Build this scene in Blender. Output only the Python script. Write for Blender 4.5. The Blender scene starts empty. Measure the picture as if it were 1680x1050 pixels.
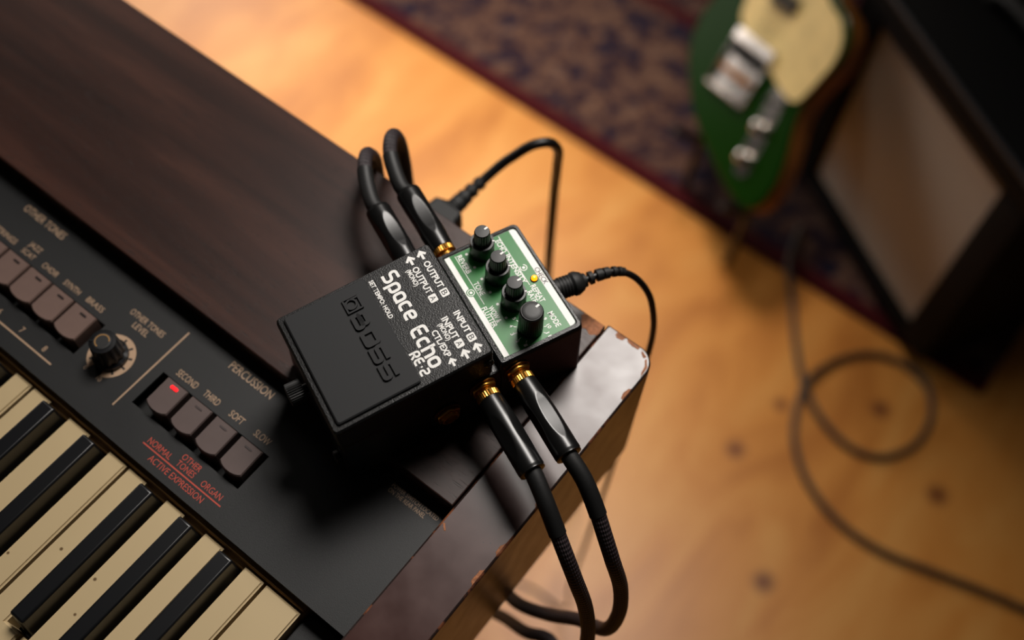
import bpy, bmesh, math, random
from mathutils import Vector, Matrix, Euler
random.seed(7)
SC = bpy.context.scene
COL = SC.collection
PI = math.pi
H = 0.85                      # height of the keyboard's top above the floor

# ------------------------------------------------------------------ camera
cam = bpy.data.cameras.new('camera'); cam_o = bpy.data.objects.new('camera', cam); COL.objects.link(cam_o)
cam.sensor_fit = 'HORIZONTAL'; cam.sensor_width = 36.0; cam.lens = 38.706
cam.clip_start = 0.02; cam.clip_end = 50
CR = ((0.78775755, 0.61534010, 0.02818875), (0.54893842, -0.68051633, -0.48534949), (-0.27947210, 0.39781161, -0.87386571))
m = Matrix(((CR[0][0], -CR[1][0], -CR[2][0], 0.11905544), (CR[0][1], -CR[1][1], -CR[2][1], -0.13010955),
            (CR[0][2], -CR[1][2], -CR[2][2], 0.49954973 + H), (0, 0, 0, 1)))
cam_o.matrix_world = m
cam.dof.use_dof = True; cam.dof.focus_distance = 0.512; cam.dof.aperture_fstop = 3.5
SC.camera = cam_o

# ------------------------------------------------------------------ world, lights, exposure
def lin(c): return tuple(((v / 255) / 12.92 if v / 255 <= 0.04045 else ((v / 255 + 0.055) / 1.055) ** 2.4) for v in c)
world = bpy.data.worlds.new('world'); SC.world = world; world.use_nodes = True
wb = world.node_tree.nodes['Background']; wb.inputs['Color'].default_value = (1.0, 0.86, 0.72, 1); wb.inputs['Strength'].default_value = 0.012
SC.view_settings.view_transform = 'Standard'; SC.view_settings.look = 'None'
SC.view_settings.gamma = 1.0; SC.view_settings.use_curve_mapping = False
SC.view_settings.exposure = 0.0

def area(name, loc, target, size, power, color, sy=None, spread=180):
    d = bpy.data.lights.new(name, 'AREA'); d.energy = power; d.color = color
    d.shape = 'RECTANGLE'; d.size = size; d.size_y = sy or size; d.spread = math.radians(spread)
    o = bpy.data.objects.new(name, d); COL.objects.link(o); o.location = loc
    o.rotation_euler = (Vector(target) - Vector(loc)).to_track_quat('-Z', 'Y').to_euler()
    return o
area('key_softbox', (-0.17, 0.62, H + 0.95), (-0.05, 0.08, H), 0.38, 2.8, (1.0, 0.94, 0.88), spread=80)
area('side_softbox', (-0.98, 0.98, 2.2), (-0.68, 0.60, 0.0), 0.5, 4.0, (1.0, 0.88, 0.74), spread=43)
area('back_window', (-2.7, 1.7, 1.75), (-1.1, 0.7, 0.0), 0.9, 3.6, (1.0, 0.93, 0.86), spread=70)
area('window_light', (-2.6, 0.72, 0.72), (-0.2, 0.86, 0.2), 1.5, 3.4, (1.0, 0.90, 0.82), sy=0.9, spread=100)

# ------------------------------------------------------------------ materials
MATS = {}
def nodes_of(name):
    mt = bpy.data.materials.new(name); mt.use_nodes = True
    nt = mt.node_tree; return mt, nt, nt.nodes['Principled BSDF']
def N(nt, t, **kw):
    n = nt.nodes.new(t)
    for k, v in kw.items():
        if k in n.inputs: n.inputs[k].default_value = v
        else: setattr(n, k, v)
    return n
def ramp(nt, fac, stops):
    r = nt.nodes.new('ShaderNodeValToRGB'); nt.links.new(fac, r.inputs[0])
    el = r.color_ramp.elements
    while len(el) < len(stops): el.new(0.5)
    for e, (p, c) in zip(el, stops): e.position = p; e.color = (*c, 1)
    return r
def coords(nt, kind='Object', scale=(1, 1, 1), rot=(0, 0, 0)):
    tc = nt.nodes.new('ShaderNodeTexCoord'); mp = nt.nodes.new('ShaderNodeMapping')
    mp.inputs['Scale'].default_value = scale; mp.inputs['Rotation'].default_value = rot
    nt.links.new(tc.outputs[kind], mp.inputs['Vector']); return mp.outputs['Vector']
def bump(nt, b, h, strength=0.2, dist=0.001):
    bp = nt.nodes.new('ShaderNodeBump'); bp.inputs['Strength'].default_value = strength; bp.inputs['Distance'].default_value = dist
    nt.links.new(h, bp.inputs['Height']); nt.links.new(bp.outputs['Normal'], b.inputs['Normal'])
def pbr(name, rgb, rough=0.5, metal=0.0, noise=None, nscale=400, nstr=0.2, ndist=0.0003, spec=0.5, emit=None, estr=0, coat=0, var=0):
    if name in MATS: return MATS[name]
    mt, nt, b = nodes_of(name)
    c = lin(rgb)
    b.inputs['Base Color'].default_value = (*c, 1); b.inputs['Roughness'].default_value = rough
    b.inputs['Metallic'].default_value = metal; b.inputs['Specular IOR Level'].default_value = spec
    b.inputs['Coat Weight'].default_value = coat
    if emit: b.inputs['Emission Color'].default_value = (*lin(emit), 1); b.inputs['Emission Strength'].default_value = estr
    v = coords(nt)
    t = N(nt, 'ShaderNodeTexNoise', Scale=nscale, Detail=4.0); nt.links.new(v, t.inputs['Vector'])
    if noise: bump(nt, b, t.outputs['Fac'], nstr, ndist)
    if var:
        r = ramp(nt, t.outputs['Fac'], [(0.3, tuple(x * (1 - var) for x in c)), (0.7, tuple(min(1, x * (1 + var)) for x in c))])
        nt.links.new(r.outputs[0], b.inputs['Base Color'])
    MATS[name] = mt; return mt

def wood_mat(name, dark, mid, light, rough, along='X', scale=1.0, pores=True, coat=0.0, spec=0.5):
    mt, nt, b = nodes_of(name)
    st = (2.2, 34, 34) if along == 'X' else (34, 2.2, 34)
    v = coords(nt, 'Object', tuple(s * scale for s in st))
    n1 = N(nt, 'ShaderNodeTexNoise', Scale=1.0, Detail=6.0, Roughness=0.6, Distortion=0.6); nt.links.new(v, n1.inputs['Vector'])
    r = ramp(nt, n1.outputs['Fac'], [(0.28, lin(dark)), (0.52, lin(mid)), (0.78, lin(light))])
    b.inputs['Roughness'].default_value = rough; b.inputs['Coat Weight'].default_value = coat; b.inputs['Coat Roughness'].default_value = 0.2
    b.inputs['Specular IOR Level'].default_value = spec
    col = r.outputs[0]
    if pores:
        v2 = coords(nt, 'Object', (110, 1900, 1900) if along == 'X' else (1900, 110, 1900))
        n2 = N(nt, 'ShaderNodeTexNoise', Scale=1.0, Detail=2.0, Roughness=0.5); nt.links.new(v2, n2.inputs['Vector'])
        pr = ramp(nt, n2.outputs['Fac'], [(0.30, (0.12, 0.12, 0.12)), (0.37, (1, 1, 1))])
        mx = N(nt, 'ShaderNodeMix', data_type='RGBA', blend_type='MULTIPLY'); mx.inputs[0].default_value = 1.0
        nt.links.new(col, mx.inputs[6]); nt.links.new(pr.outputs[0], mx.inputs[7]); col = mx.outputs[2]
        bump(nt, b, pr.outputs[0], 0.25, 0.0003)
    nt.links.new(col, b.inputs['Base Color'])
    MATS[name] = mt; return mt

wood_mat('walnut', (24, 10, 7), (50, 27, 20), (80, 48, 37), 0.42, 'X', 1.0, spec=0.35)
# lacquered cheek with scuffs and specks of dust
mt, nt, b = nodes_of('lacquer')
v = coords(nt, 'Object', (1, 1, 1))
n1 = N(nt, 'ShaderNodeTexNoise', Scale=60.0, Detail=3.0); nt.links.new(v, n1.inputs['Vector'])
r1 = ramp(nt, n1.outputs['Fac'], [(0.3, lin((52, 20, 13))), (0.7, lin((62, 27, 18)))])
n2 = N(nt, 'ShaderNodeTexVoronoi', Scale=260.0); nt.links.new(v, n2.inputs['Vector'])
r2 = ramp(nt, n2.outputs['Distance'], [(0.07, (1, 1, 1)), (0.12, (0, 0, 0))])
n3 = N(nt, 'ShaderNodeTexNoise', Scale=120.0, Detail=2.0); nt.links.new(v, n3.inputs['Vector'])
r3 = ramp(nt, n3.outputs['Fac'], [(0.58, (0, 0, 0)), (0.66, (1, 1, 1))])
mu = N(nt, 'ShaderNodeMath', operation='MULTIPLY'); nt.links.new(r2.outputs[0], mu.inputs[0]); nt.links.new(r3.outputs[0], mu.inputs[1])
mx = N(nt, 'ShaderNodeMix', data_type='RGBA'); nt.links.new(mu.outputs[0], mx.inputs[0]); nt.links.new(r1.outputs[0], mx.inputs[6]); mx.inputs[7].default_value = (*lin((20, 12, 9)), 1)
nt.links.new(mx.outputs[2], b.inputs['Base Color'])
b.inputs['Roughness'].default_value = 0.32
rr = ramp(nt, n1.outputs['Fac'], [(0.3, (0.28,) * 3), (0.7, (0.35,) * 3)]); nt.links.new(rr.outputs[0], b.inputs['Roughness'])
MATS['lacquer'] = mt
# raw timber where the lacquer has chipped off the arrises
mt, nt, b = nodes_of('worn_edge')
v = coords(nt, 'Object', (1, 1, 1))
n1 = N(nt, 'ShaderNodeTexNoise', Scale=55.0, Detail=5.0, Roughness=0.65); nt.links.new(v, n1.inputs['Vector'])
r1 = ramp(nt, n1.outputs['Fac'], [(0.52, lin((34, 18, 14))), (0.57, lin((112, 62, 36))), (0.7, lin((150, 92, 58)))])
nt.links.new(r1.outputs[0], b.inputs['Base Color']); b.inputs['Roughness'].default_value = 0.6
bump(nt, b, n1.outputs['Fac'], 0.5, 0.001); MATS['worn_edge'] = mt
pbr('raw_wood', (152, 94, 56), 0.7, noise=1, nscale=500, nstr=0.6, ndist=0.001, var=0.35)

# floor boards
def floor_mat(name, shift):
    mt, nt, b = nodes_of(name)
    geo = nt.nodes.new('ShaderNodeNewGeometry')
    mp = nt.nodes.new('ShaderNodeMapping'); mp.inputs['Scale'].default_value = (10, 3.6, 1); mp.inputs['Location'].default_value = (shift, shift * 3, 0)
    nt.links.new(geo.outputs['Position'], mp.inputs['Vector'])
    n1 = N(nt, 'ShaderNodeTexNoise', Scale=1.0, Detail=5.0, Roughness=0.6, Distortion=0.8); nt.links.new(mp.outputs[0], n1.inputs['Vector'])
    k = random.uniform(0.97, 1.03)
    r = ramp(nt, n1.outputs['Fac'], [(0.3, tuple(x * k for x in lin((186, 114, 40)))), (0.5, tuple(x * k for x in lin((214, 142, 62)))), (0.75, tuple(x * k for x in lin((228, 165, 86))))])
    col = r.outputs[0]
    # wood knots
    prev = None
    for (kx, ky, kr) in KNOTS:
        vm = N(nt, 'ShaderNodeVectorMath', operation='DISTANCE'); nt.links.new(geo.outputs['Position'], vm.inputs[0]); vm.inputs[1].default_value = (kx, ky, 0)
        ml = N(nt, 'ShaderNodeMapRange'); ml.inputs['From Min'].default_value = kr * 0.35; ml.inputs['From Max'].default_value = kr * 1.5
        ml.inputs['To Min'].default_value = 1; ml.inputs['To Max'].default_value = 0
        nt.links.new(vm.outputs['Value'], ml.inputs['Value'])
        if prev is None: prev = ml.outputs[0]
        else:
            a = N(nt, 'ShaderNodeMath', operation='MAXIMUM'); nt.links.new(prev, a.inputs[0]); nt.links.new(ml.outputs[0], a.inputs[1]); prev = a.outputs[0]
    mx = N(nt, 'ShaderNodeMix', data_type='RGBA'); nt.links.new(prev, mx.inputs[0]); nt.links.new(col, mx.inputs[6]); mx.inputs[7].default_value = (*lin((118, 62, 26)), 1)
    nt.links.new(mx.outputs[2], b.inputs['Base Color'])
    b.inputs['Roughness'].default_value = 0.36
    MATS[name] = mt
KNOTS = [(0.039, 0.516, .012), (0.162, 0.689, .012), (0.28, 0.627, .013), (0.162, 0.387, .013), (0.052, 0.61, .009), (-0.585, 0.538, .02), (-0.144, 0.528, .011), (-.9, .4, .02), (.5, .3, .02)]
for i in range(3): floor_mat('floor_%d' % i, i * 3.7)

# rug pile
mt, nt, b = nodes_of('rug')
v = coords(nt, 'Object', (1, 1, 1))
vo = N(nt, 'ShaderNodeTexVoronoi', Scale=52.0, feature='SMOOTH_F1'); nt.links.new(v, vo.inputs['Vector'])
sep = nt.nodes.new('ShaderNodeSeparateColor'); nt.links.new(vo.outputs['Color'], sep.inputs[0])
no = N(nt, 'ShaderNodeTexNoise', Scale=85.0, Detail=3.0); nt.links.new(v, no.inputs['Vector'])
ad = N(nt, 'ShaderNodeMath', operation='ADD'); nt.links.new(sep.outputs[0], ad.inputs[0]); nt.links.new(no.outputs['Fac'], ad.inputs[1])
hf = N(nt, 'ShaderNodeMath', operation='MULTIPLY'); nt.links.new(ad.outputs[0], hf.inputs[0]); hf.inputs[1].default_value = 0.5
r1 = ramp(nt, hf.outputs[0], [(0.30, lin((26, 24, 46))), (0.42, lin((54, 32, 36))), (0.5, lin((98, 72, 62))), (0.58, lin((78, 52, 45))), (0.68, lin((118, 90, 74))), (0.8, lin((40, 34, 56)))])
# the field is divided into bands parallel to the edge: border, guard stripes, red field
sx = nt.nodes.new('ShaderNodeSeparateXYZ'); tc = nt.nodes.new('ShaderNodeTexCoord'); nt.links.new(tc.outputs['Object'], sx.inputs[0])
r2 = nt.nodes.new('ShaderNodeValToRGB'); nt.links.new(sx.outputs['Y'], r2.inputs[0]); el = r2.color_ramp.elements
stops = [(0.0, 1), (0.026, 1), (0.028, 0), (0.30, 0), (0.305, 0.9), (0.33, 0.9), (0.335, 0), (0.37, 0), (0.375, .75), (0.999, .75)]
while len(el) < len(stops): el.new(0.5)
for e, (p, c) in zip(el, stops): e.position = p; e.color = (c, c, c, 1)
mx = N(nt, 'ShaderNodeMix', data_type='RGBA'); nt.links.new(r2.outputs[0], mx.inputs[0]); nt.links.new(r1.outputs[0], mx.inputs[6]); mx.inputs[7].default_value = (*lin((66, 8, 15)), 1)
nt.links.new(mx.outputs[2], b.inputs['Base Color']); b.inputs['Roughness'].default_value = 0.95; b.inputs['Specular IOR Level'].default_value = 0.1
b.inputs['Sheen Weight'].default_value = 0.15
n9 = N(nt, 'ShaderNodeTexNoise', Scale=700.0); nt.links.new(v, n9.inputs['Vector']); bump(nt, b, n9.outputs['Fac'], 0.6, 0.002)
MATS['rug'] = mt

# braided cable jacket
def braid_mat(name, c0, c1, around=10, pitch=0.0042):
    mt, nt, b = nodes_of(name)
    uv = nt.nodes.new('ShaderNodeUVMap'); s = nt.nodes.new('ShaderNodeSeparateXYZ'); nt.links.new(uv.outputs[0], s.inputs[0])
    def wave(sign):
        a = N(nt, 'ShaderNodeMath', operation='MULTIPLY'); nt.links.new(s.outputs['X'], a.inputs[0]); a.inputs[1].default_value = around * 2 * PI
        c = N(nt, 'ShaderNodeMath', operation='MULTIPLY'); nt.links.new(s.outputs['Y'], c.inputs[0]); c.inputs[1].default_value = sign * 2 * PI / pitch
        d = N(nt, 'ShaderNodeMath', operation='ADD'); nt.links.new(a.outputs[0], d.inputs[0]); nt.links.new(c.outputs[0], d.inputs[1])
        e = N(nt, 'ShaderNodeMath', operation='SINE'); nt.links.new(d.outputs[0], e.inputs[0]); return e.outputs[0]
    p = N(nt, 'ShaderNodeMath', operation='MULTIPLY'); nt.links.new(wave(1), p.inputs[0]); nt.links.new(wave(-1), p.inputs[1])
    q = N(nt, 'ShaderNodeMapRange'); q.inputs['From Min'].default_value = -1; nt.links.new(p.outputs[0], q.inputs['Value'])
    r = ramp(nt, q.outputs[0], [(0.35, lin(c0)), (0.65, lin(c1))]); nt.links.new(r.outputs[0], b.inputs['Base Color'])
    b.inputs['Roughness'].default_value = 0.55; bump(nt, b, q.outputs[0], 0.7, 0.0006); MATS[name] = mt
braid_mat('braid', (13, 11, 12), (62, 50, 54))

# hammered black paint of the pedal casting
def hammer(name, rgb, sc, st, rough):
    mt, nt, b = nodes_of(name); v = coords(nt)
    n = N(nt, 'ShaderNodeTexNoise', Scale=sc, Detail=2.5, Roughness=0.55); nt.links.new(v, n.inputs['Vector'])
    bump(nt, b, n.outputs['Fac'], st, 0.0012)
    b.inputs['Base Color'].default_value = (*lin(rgb), 1); b.inputs['Roughness'].default_value = rough; MATS[name] = mt
hammer('black_paint', (17, 17, 18), 1500, 0.22, 0.40)
hammer('black_paint_fine', (10, 10, 11), 1500, 0.2, 0.34)
pbr('rubber_pad', (26, 27, 29), 0.68, noise=1, nscale=2500, nstr=0.08)
pbr('black_rubber', (14, 14, 14), 0.6)
pbr('knob_black', (20, 20, 20), 0.42)
pbr('knob_top', (34, 34, 34), 0.5, noise=1, nscale=3000, nstr=0.1)
pbr('green_panel', (44, 122, 58), 0.30, spec=0.22)
pbr('print_white', (246, 245, 241), 0.55)
pbr('print_black', (18, 18, 18), 0.5)
pbr('led_amber', (255, 130, 10), 0.3, emit=(255, 138, 8), estr=2.6)
pbr('led_red', (255, 40, 40), 0.3, emit=(255, 18, 26), estr=2.2)
pbr('led_off', (34, 26, 25), 0.4); pbr('led_grey', (62, 51, 50), 0.45)
pbr('gold', (206, 150, 68), 0.34, 1.0)
pbr('gold_dark', (140, 92, 42), 0.36, 1.0)
pbr('steel', (150, 146, 140), 0.3, 1.0)
pbr('steel_dark', (70, 66, 60), 0.32, 1.0)
pbr('barrel', (16, 16, 16), 0.30)
pbr('shrink', (17, 17, 17), 0.55, noise=1, nscale=700, nstr=0.12)
pbr('barrel_print', (70, 70, 68), 0.4)
pbr('pvc_black', (13, 12, 12), 0.4)
pbr('console_black', (19, 20, 21), 0.56, noise=1, nscale=2600, nstr=0.35, ndist=0.0002)
pbr('dark_void', (8, 8, 8), 0.7)
pbr('print_beige', (176, 146, 118), 0.6)
pbr('print_red', (186, 70, 52), 0.6)
pbr('button_grey', (92, 78, 75), 0.5, noise=1, nscale=60, var=0.1)
pbr('button_brown', (112, 90, 82), 0.5, noise=1, nscale=60, var=0.1)
mt, nt, b = nodes_of('ivory'); v = coords(nt)
n1 = N(nt, 'ShaderNodeTexVoronoi', Scale=75.0); nt.links.new(v, n1.inputs['Vector'])
r1 = ramp(nt, n1.outputs['Distance'], [(0.05, lin((104, 80, 52))), (0.085, lin((196, 174, 134)))])
nt.links.new(r1.outputs[0], b.inputs['Base Color']); b.inputs['Roughness'].default_value = 0.38; MATS['ivory'] = mt
pbr('ebony', (15, 16, 19), 0.34)
pbr('rail_brown', (140, 104, 58), 0.8)
pbr('guitar_green', (16, 52, 4), 0.25, spec=0.12)
pbr('guitar_side', (132, 80, 32), 0.4, noise=1, nscale=30, var=0.2)
pbr('guitar_binding', (214, 196, 150), 0.4)
pbr('pearl', (240, 214, 146), 0.4, noise=1, nscale=40, var=0.12)
pbr('chrome', (225, 220, 215), 0.16, 1.0)
pbr('maple', (196, 150, 92), 0.4)
pbr('rosewood', (52, 30, 22), 0.5)
pbr('tolex', (7, 7, 8), 0.8, spec=0.2, noise=1, nscale=900, nstr=0.5)
pbr('amp_edge', (38, 40, 46), 0.45)
mt, nt, b = nodes_of('grille'); v = coords(nt, 'Object', (900, 900, 900))
ck = N(nt, 'ShaderNodeTexChecker', Scale=1.0); nt.links.new(v, ck.inputs['Vector']); ck.inputs['Color1'].default_value = (*lin((186, 182, 174)), 1); ck.inputs['Color2'].default_value = (*lin((148, 144, 137)), 1)
nt.links.new(ck.outputs['Color'], b.inputs['Base Color']); b.inputs['Roughness'].default_value = 0.9; MATS['grille'] = mt
pbr('floor_cable', (58, 44, 32), 0.5)
pbr('stand_black', (18, 18, 18), 0.45)
pbr('panel_cream', (205, 190, 150), 0.5)
M = MATS

# ------------------------------------------------------------------ mesh helpers
def finish(name, bm, mats, parent=None, smooth=35, loc=None, rot=None):
    me = bpy.data.meshes.new(name)
    bmesh.ops.recalc_face_normals(bm, faces=bm.faces[:])
    bm.to_mesh(me); bm.free()
    for mn in ([mats] if isinstance(mats, str) else mats): me.materials.append(M[mn])
    if smooth:
        for p in me.polygons: p.use_smooth = True
        me.set_sharp_from_angle(angle=math.radians(smooth))
        big = max((p.area for p in me.polygons), default=0) * 0.2; few = len(me.polygons) < 140
        for p in me.polygons:
            if len(p.vertices) > 4 or (few and p.area > big): p.use_smooth = False
    o = bpy.data.objects.new(name, me); COL.objects.link(o)
    if parent is not None: o.parent = parent
    if loc is not None: o.location = loc
    if rot is not None: o.rotation_euler = rot
    return o
def dup(o, parent=None, loc=None, rot=None):
    c = o.copy(); COL.objects.link(c)
    if parent is not None: c.parent = parent
    if loc is not None: c.location = loc
    if rot is not None: c.rotation_euler = rot
    return c
def empty(name, loc=(0, 0, 0), rot=(0, 0, 0), parent=None):
    o = bpy.data.objects.new(name, None); COL.objects.link(o); o.location = loc; o.rotation_euler = rot; o.empty_display_size = 0.02
    if parent is not None: o.parent = parent
    return o
def tag(o, label=None, cat=None, group=None, kind=None):
    if label: o['label'] = label
    if cat: o['category'] = cat
    if group: o['group'] = group
    if kind: o['kind'] = kind
    return o
def box(bm, x0, x1, y0, y1, z0, z1, bev=0.0, seg=2):
    vs = [bm.verts.new(p) for p in ((x0, y0, z0), (x1, y0, z0), (x1, y1, z0), (x0, y1, z0), (x0, y0, z1), (x1, y0, z1), (x1, y1, z1), (x0, y1, z1))]
    fs = [bm.faces.new([vs[i] for i in f]) for f in ((3, 2, 1, 0), (4, 5, 6, 7), (0, 1, 5, 4), (1, 2, 6, 5), (2, 3, 7, 6), (3, 0, 4, 7))]
    if bev:
        es = list({e for f in fs for e in f.edges})
        bmesh.ops.bevel(bm, geom=es, offset=bev, segments=seg, affect='EDGES', profile=0.5)
    return fs
def hexa(bm, bot, top, bev=0.0, seg=2):
    vs = [bm.verts.new(p) for p in list(bot) + list(top)]
    fs = [bm.faces.new([vs[i] for i in f]) for f in ((3, 2, 1, 0), (4, 5, 6, 7), (0, 1, 5, 4), (1, 2, 6, 5), (2, 3, 7, 6), (3, 0, 4, 7))]
    if bev:
        es = list({e for f in fs for e in f.edges})
        bmesh.ops.bevel(bm, geom=es, offset=bev, segments=seg, affect='EDGES', profile=0.5)
def prism(bm, loops, cap0=True, cap1=True, mat=0, closed_mats=None):
    rings = [[bm.verts.new(p) for p in lp] for lp in loops]
    n = len(rings[0])
    for k in range(len(rings) - 1):
        for i in range(n):
            f = bm.faces.new((rings[k][i], rings[k][(i + 1) % n], rings[k + 1][(i + 1) % n], rings[k + 1][i]))
            f.material_index = closed_mats[k] if closed_mats else mat
    if cap0: f = bm.faces.new(list(reversed(rings[0]))); f.material_index = mat
    if cap1: f = bm.faces.new(rings[-1]); f.material_index = mat
    return rings
def lathe(bm, prof, n=32, mtx=None, mod=None, cap=True):
    """prof: list of (r, z) along local +Z; mod(k, i, r) optional radius modulation"""
    loops = []
    for k, (r, z) in enumerate(prof):
        lp = []
        for i in range(n):
            a = 2 * PI * i / n
            rr = mod(k, i, r) if mod else r
            p = Vector((rr * math.cos(a), rr * math.sin(a), z))
            lp.append(mtx @ p if mtx else p)
        loops.append(lp)
    prism(bm, loops, cap, cap)
def spline(pts, per=8):
    pts = [Vector(p) for p in pts]; out = []
    P = [2 * pts[0] - pts[1]] + pts + [2 * pts[-1] - pts[-2]]
    for i in range(1, len(P) - 2):
        p0, p1, p2, p3 = P[i - 1], P[i], P[i + 1], P[i + 2]
        def tj(ti, a, b): return ti + max((b - a).length, 1e-6) ** 0.5
        t0 = 0.0; t1 = tj(t0, p0, p1); t2 = tj(t1, p1, p2); t3 = tj(t2, p2, p3)
        for s in range(per):
            t = t1 + (t2 - t1) * s / per
            A1 = p0 * ((t1 - t) / (t1 - t0)) + p1 * ((t - t0) / (t1 - t0)); A2 = p1 * ((t2 - t) / (t2 - t1)) + p2 * ((t - t1) / (t2 - t1)); A3 = p2 * ((t3 - t) / (t3 - t2)) + p3 * ((t - t2) / (t3 - t2))
            B1 = A1 * ((t2 - t) / (t2 - t0)) + A2 * ((t - t0) / (t2 - t0)); B2 = A2 * ((t3 - t) / (t3 - t1)) + A3 * ((t - t1) / (t3 - t1))
            out.append(B1 * ((t2 - t) / (t2 - t1)) + B2 * ((t - t1) / (t2 - t1)))
    out.append(pts[-1]); return out
def tube(bm, pts, rad, n=14, cap=True, uv=True):
    """pts: sampled points; rad: float or function(s 0..1, k)"""
    pts = [Vector(p) for p in pts]; ln = [0.0]
    for a, c in zip(pts, pts[1:]): ln.append(ln[-1] + (c - a).length)
    T = [(pts[min(i + 1, len(pts) - 1)] - pts[max(i - 1, 0)]).normalized() for i in range(len(pts))]
    nrm = T[0].orthogonal().normalized(); rings = []
    for i, p in enumerate(pts):
        nrm = (nrm - T[i] * nrm.dot(T[i])).normalized(); bi = T[i].cross(nrm)
        r = rad(ln[i] / ln[-1], i) if callable(rad) else rad
        rings.append([bm.verts.new(p + (nrm * math.cos(2 * PI * k / n) + bi * math.sin(2 * PI * k / n)) * r) for k in range(n)])
    ul = bm.loops.layers.uv.verify() if uv else None
    for i in range(len(rings) - 1):
        for k in range(n):
            f = bm.faces.new((rings[i][k], rings[i][(k + 1) % n], rings[i + 1][(k + 1) % n], rings[i + 1][k]))
            if uv:
                for lp, q in zip(f.loops, ((k, i), (k + 1, i), (k + 1, i + 1), (k, i + 1))): lp[ul].uv = (q[0] / n, ln[q[1]])
    if cap: bm.faces.new(list(reversed(rings[0]))); bm.faces.new(rings[-1])
def obj_tube(name, pts, rad, mat, parent=None, n=14):
    bm = bmesh.new(); tube(bm, pts, rad, n); return finish(name, bm, mat, parent, 60)
def obj_box(name, x0, x1, y0, y1, z0, z1, mat, parent=None, bev=0.0, seg=2):
    bm = bmesh.new(); box(bm, x0, x1, y0, y1, z0, z1, bev, seg); return finish(name, bm, mat, parent)
def rrect(x0, x1, y0, y1, r, n=6):
    """outline, radii r = (sw, se, ne, nw)"""
    if not isinstance(r, (tuple, list)): r = (r,) * 4
    out = []
    for (cx, cy, a0, rr) in ((x0, y0, PI, r[0]), (x1, y0, 1.5 * PI, r[1]), (x1, y1, 0, r[2]), (x0, y1, 0.5 * PI, r[3])):
        if rr <= 0: out.append((cx, cy)); continue
        ox = cx + (rr if cx == x0 else -rr); oy = cy + (rr if cy == y0 else -rr)
        for k in range(n + 1):
            a = a0 + 0.5 * PI * k / n; out.append((ox + rr * math.cos(a), oy + rr * math.sin(a)))
    return out

# ---- lettering (flat print): text turned to mesh with the built-in font
_cap = [None]
def text_verts(s, bold):
    cu = bpy.data.curves.new('lettering', 'FONT'); cu.body = s; cu.size = 1.0; cu.resolution_u = 3; cu.offset = bold
    o = bpy.data.objects.new('lettering', cu); COL.objects.link(o)
    dg = bpy.context.evaluated_depsgraph_get()
    me = bpy.data.meshes.new_from_object(o.evaluated_get(dg))
    bpy.data.objects.remove(o); bpy.data.curves.remove(cu)
    return me
def cap_height():
    if _cap[0] is None:
        me = text_verts('H', 0); _cap[0] = max(v.co.y for v in me.vertices); bpy.data.meshes.remove(me)
    return _cap[0]
def lettering(s, left, right, cap, mat, parent, zf, bold=0.012, unit=0.001, name='lettering'):
    """print s between the mid-line points left and right (mm on a surface), cap height in mm; zf(y) gives the surface"""
    me = text_verts(s, bold); ch = cap_height()
    xs = [v.co.x for v in me.vertices]; x0, x1 = min(xs), max(xs)
    dx, dy = right[0] - left[0], right[1] - left[1]; L = math.hypot(dx, dy); ux, uy = dx / L, dy / L
    for v in me.vertices:
        t = (v.co.x - x0) / (x1 - x0) * L; h = (v.co.y / ch - 0.5) * cap
        X, Y = left[0] + ux * t - uy * h, left[1] + uy * t + ux * h
        v.co = (X * unit, Y * unit, (zf(Y) if callable(zf) else zf) * unit)
    me.materials.clear(); me.materials.append(M[mat]); me.name = name
    o = bpy.data.objects.new(name, me); COL.objects.link(o); o.parent = parent; return o
def fillet(path, r, n=4, closed=False):
    out = []; m = len(path)
    for i, p in enumerate(path):
        p = Vector(p)
        if not closed and i in (0, m - 1): out.append(p); continue
        a = Vector(path[(i - 1) % m]); c = Vector(path[(i + 1) % m])
        d1 = (a - p); d2 = (c - p); rr = min(r, d1.length * 0.49, d2.length * 0.49)
        if rr <= 0: out.append(p); continue
        q1 = p + d1.normalized() * rr; q2 = p + d2.normalized() * rr
        for k in range(n + 1):
            t = k / n; out.append(q1 * (1 - t) ** 2 + p * 2 * t * (1 - t) + q2 * t * t)
    if closed: out.append(out[0].copy())
    return out
def ribbon(bm, path, w, fn, h=0.0):
    """flat (or raised by h) stroke of width w along a 2D path; fn maps (x, y, dz) to 3D"""
    P = [Vector(p) for p in path]; L, Rr = [], []
    closed = (P[0] - P[-1]).length < 1e-6
    for i, p in enumerate(P):
        a = P[i - 1] if i > 0 else (P[-2] if closed else p); c = P[i + 1] if i < len(P) - 1 else (P[1] if closed else p)
        d1 = (p - a).normalized() if (p - a).length > 1e-9 else (c - p).normalized()
        d2 = (c - p).normalized() if (c - p).length > 1e-9 else d1
        t = (d1 + d2).normalized(); nn = Vector((-t.y, t.x)); k = 1 / max(0.5, nn.dot(Vector((-d1.y, d1.x))))
        L.append(p + nn * w / 2 * k); Rr.append(p - nn * w / 2 * k)
    def V(q, dz): return bm.verts.new(fn(q.x, q.y, dz))
    tl = [V(q, h) for q in L]; tr = [V(q, h) for q in Rr]
    for i in range(len(P) - 1): bm.faces.new((tl[i], tr[i], tr[i + 1], tl[i + 1]))
    if h:
        bl = [V(q, 0) for q in L]; br = [V(q, 0) for q in Rr]
        for i in range(len(P) - 1):
            bm.faces.new((bl[i], tl[i], tl[i + 1], bl[i + 1])); bm.faces.new((tr[i], br[i], br[i + 1], tr[i + 1]))
        if not closed:
            bm.faces.new((bl[0], br[0], tr[0], tl[0])); bm.faces.new((tl[-1], tr[-1], br[-1], bl[-1]))

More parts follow.
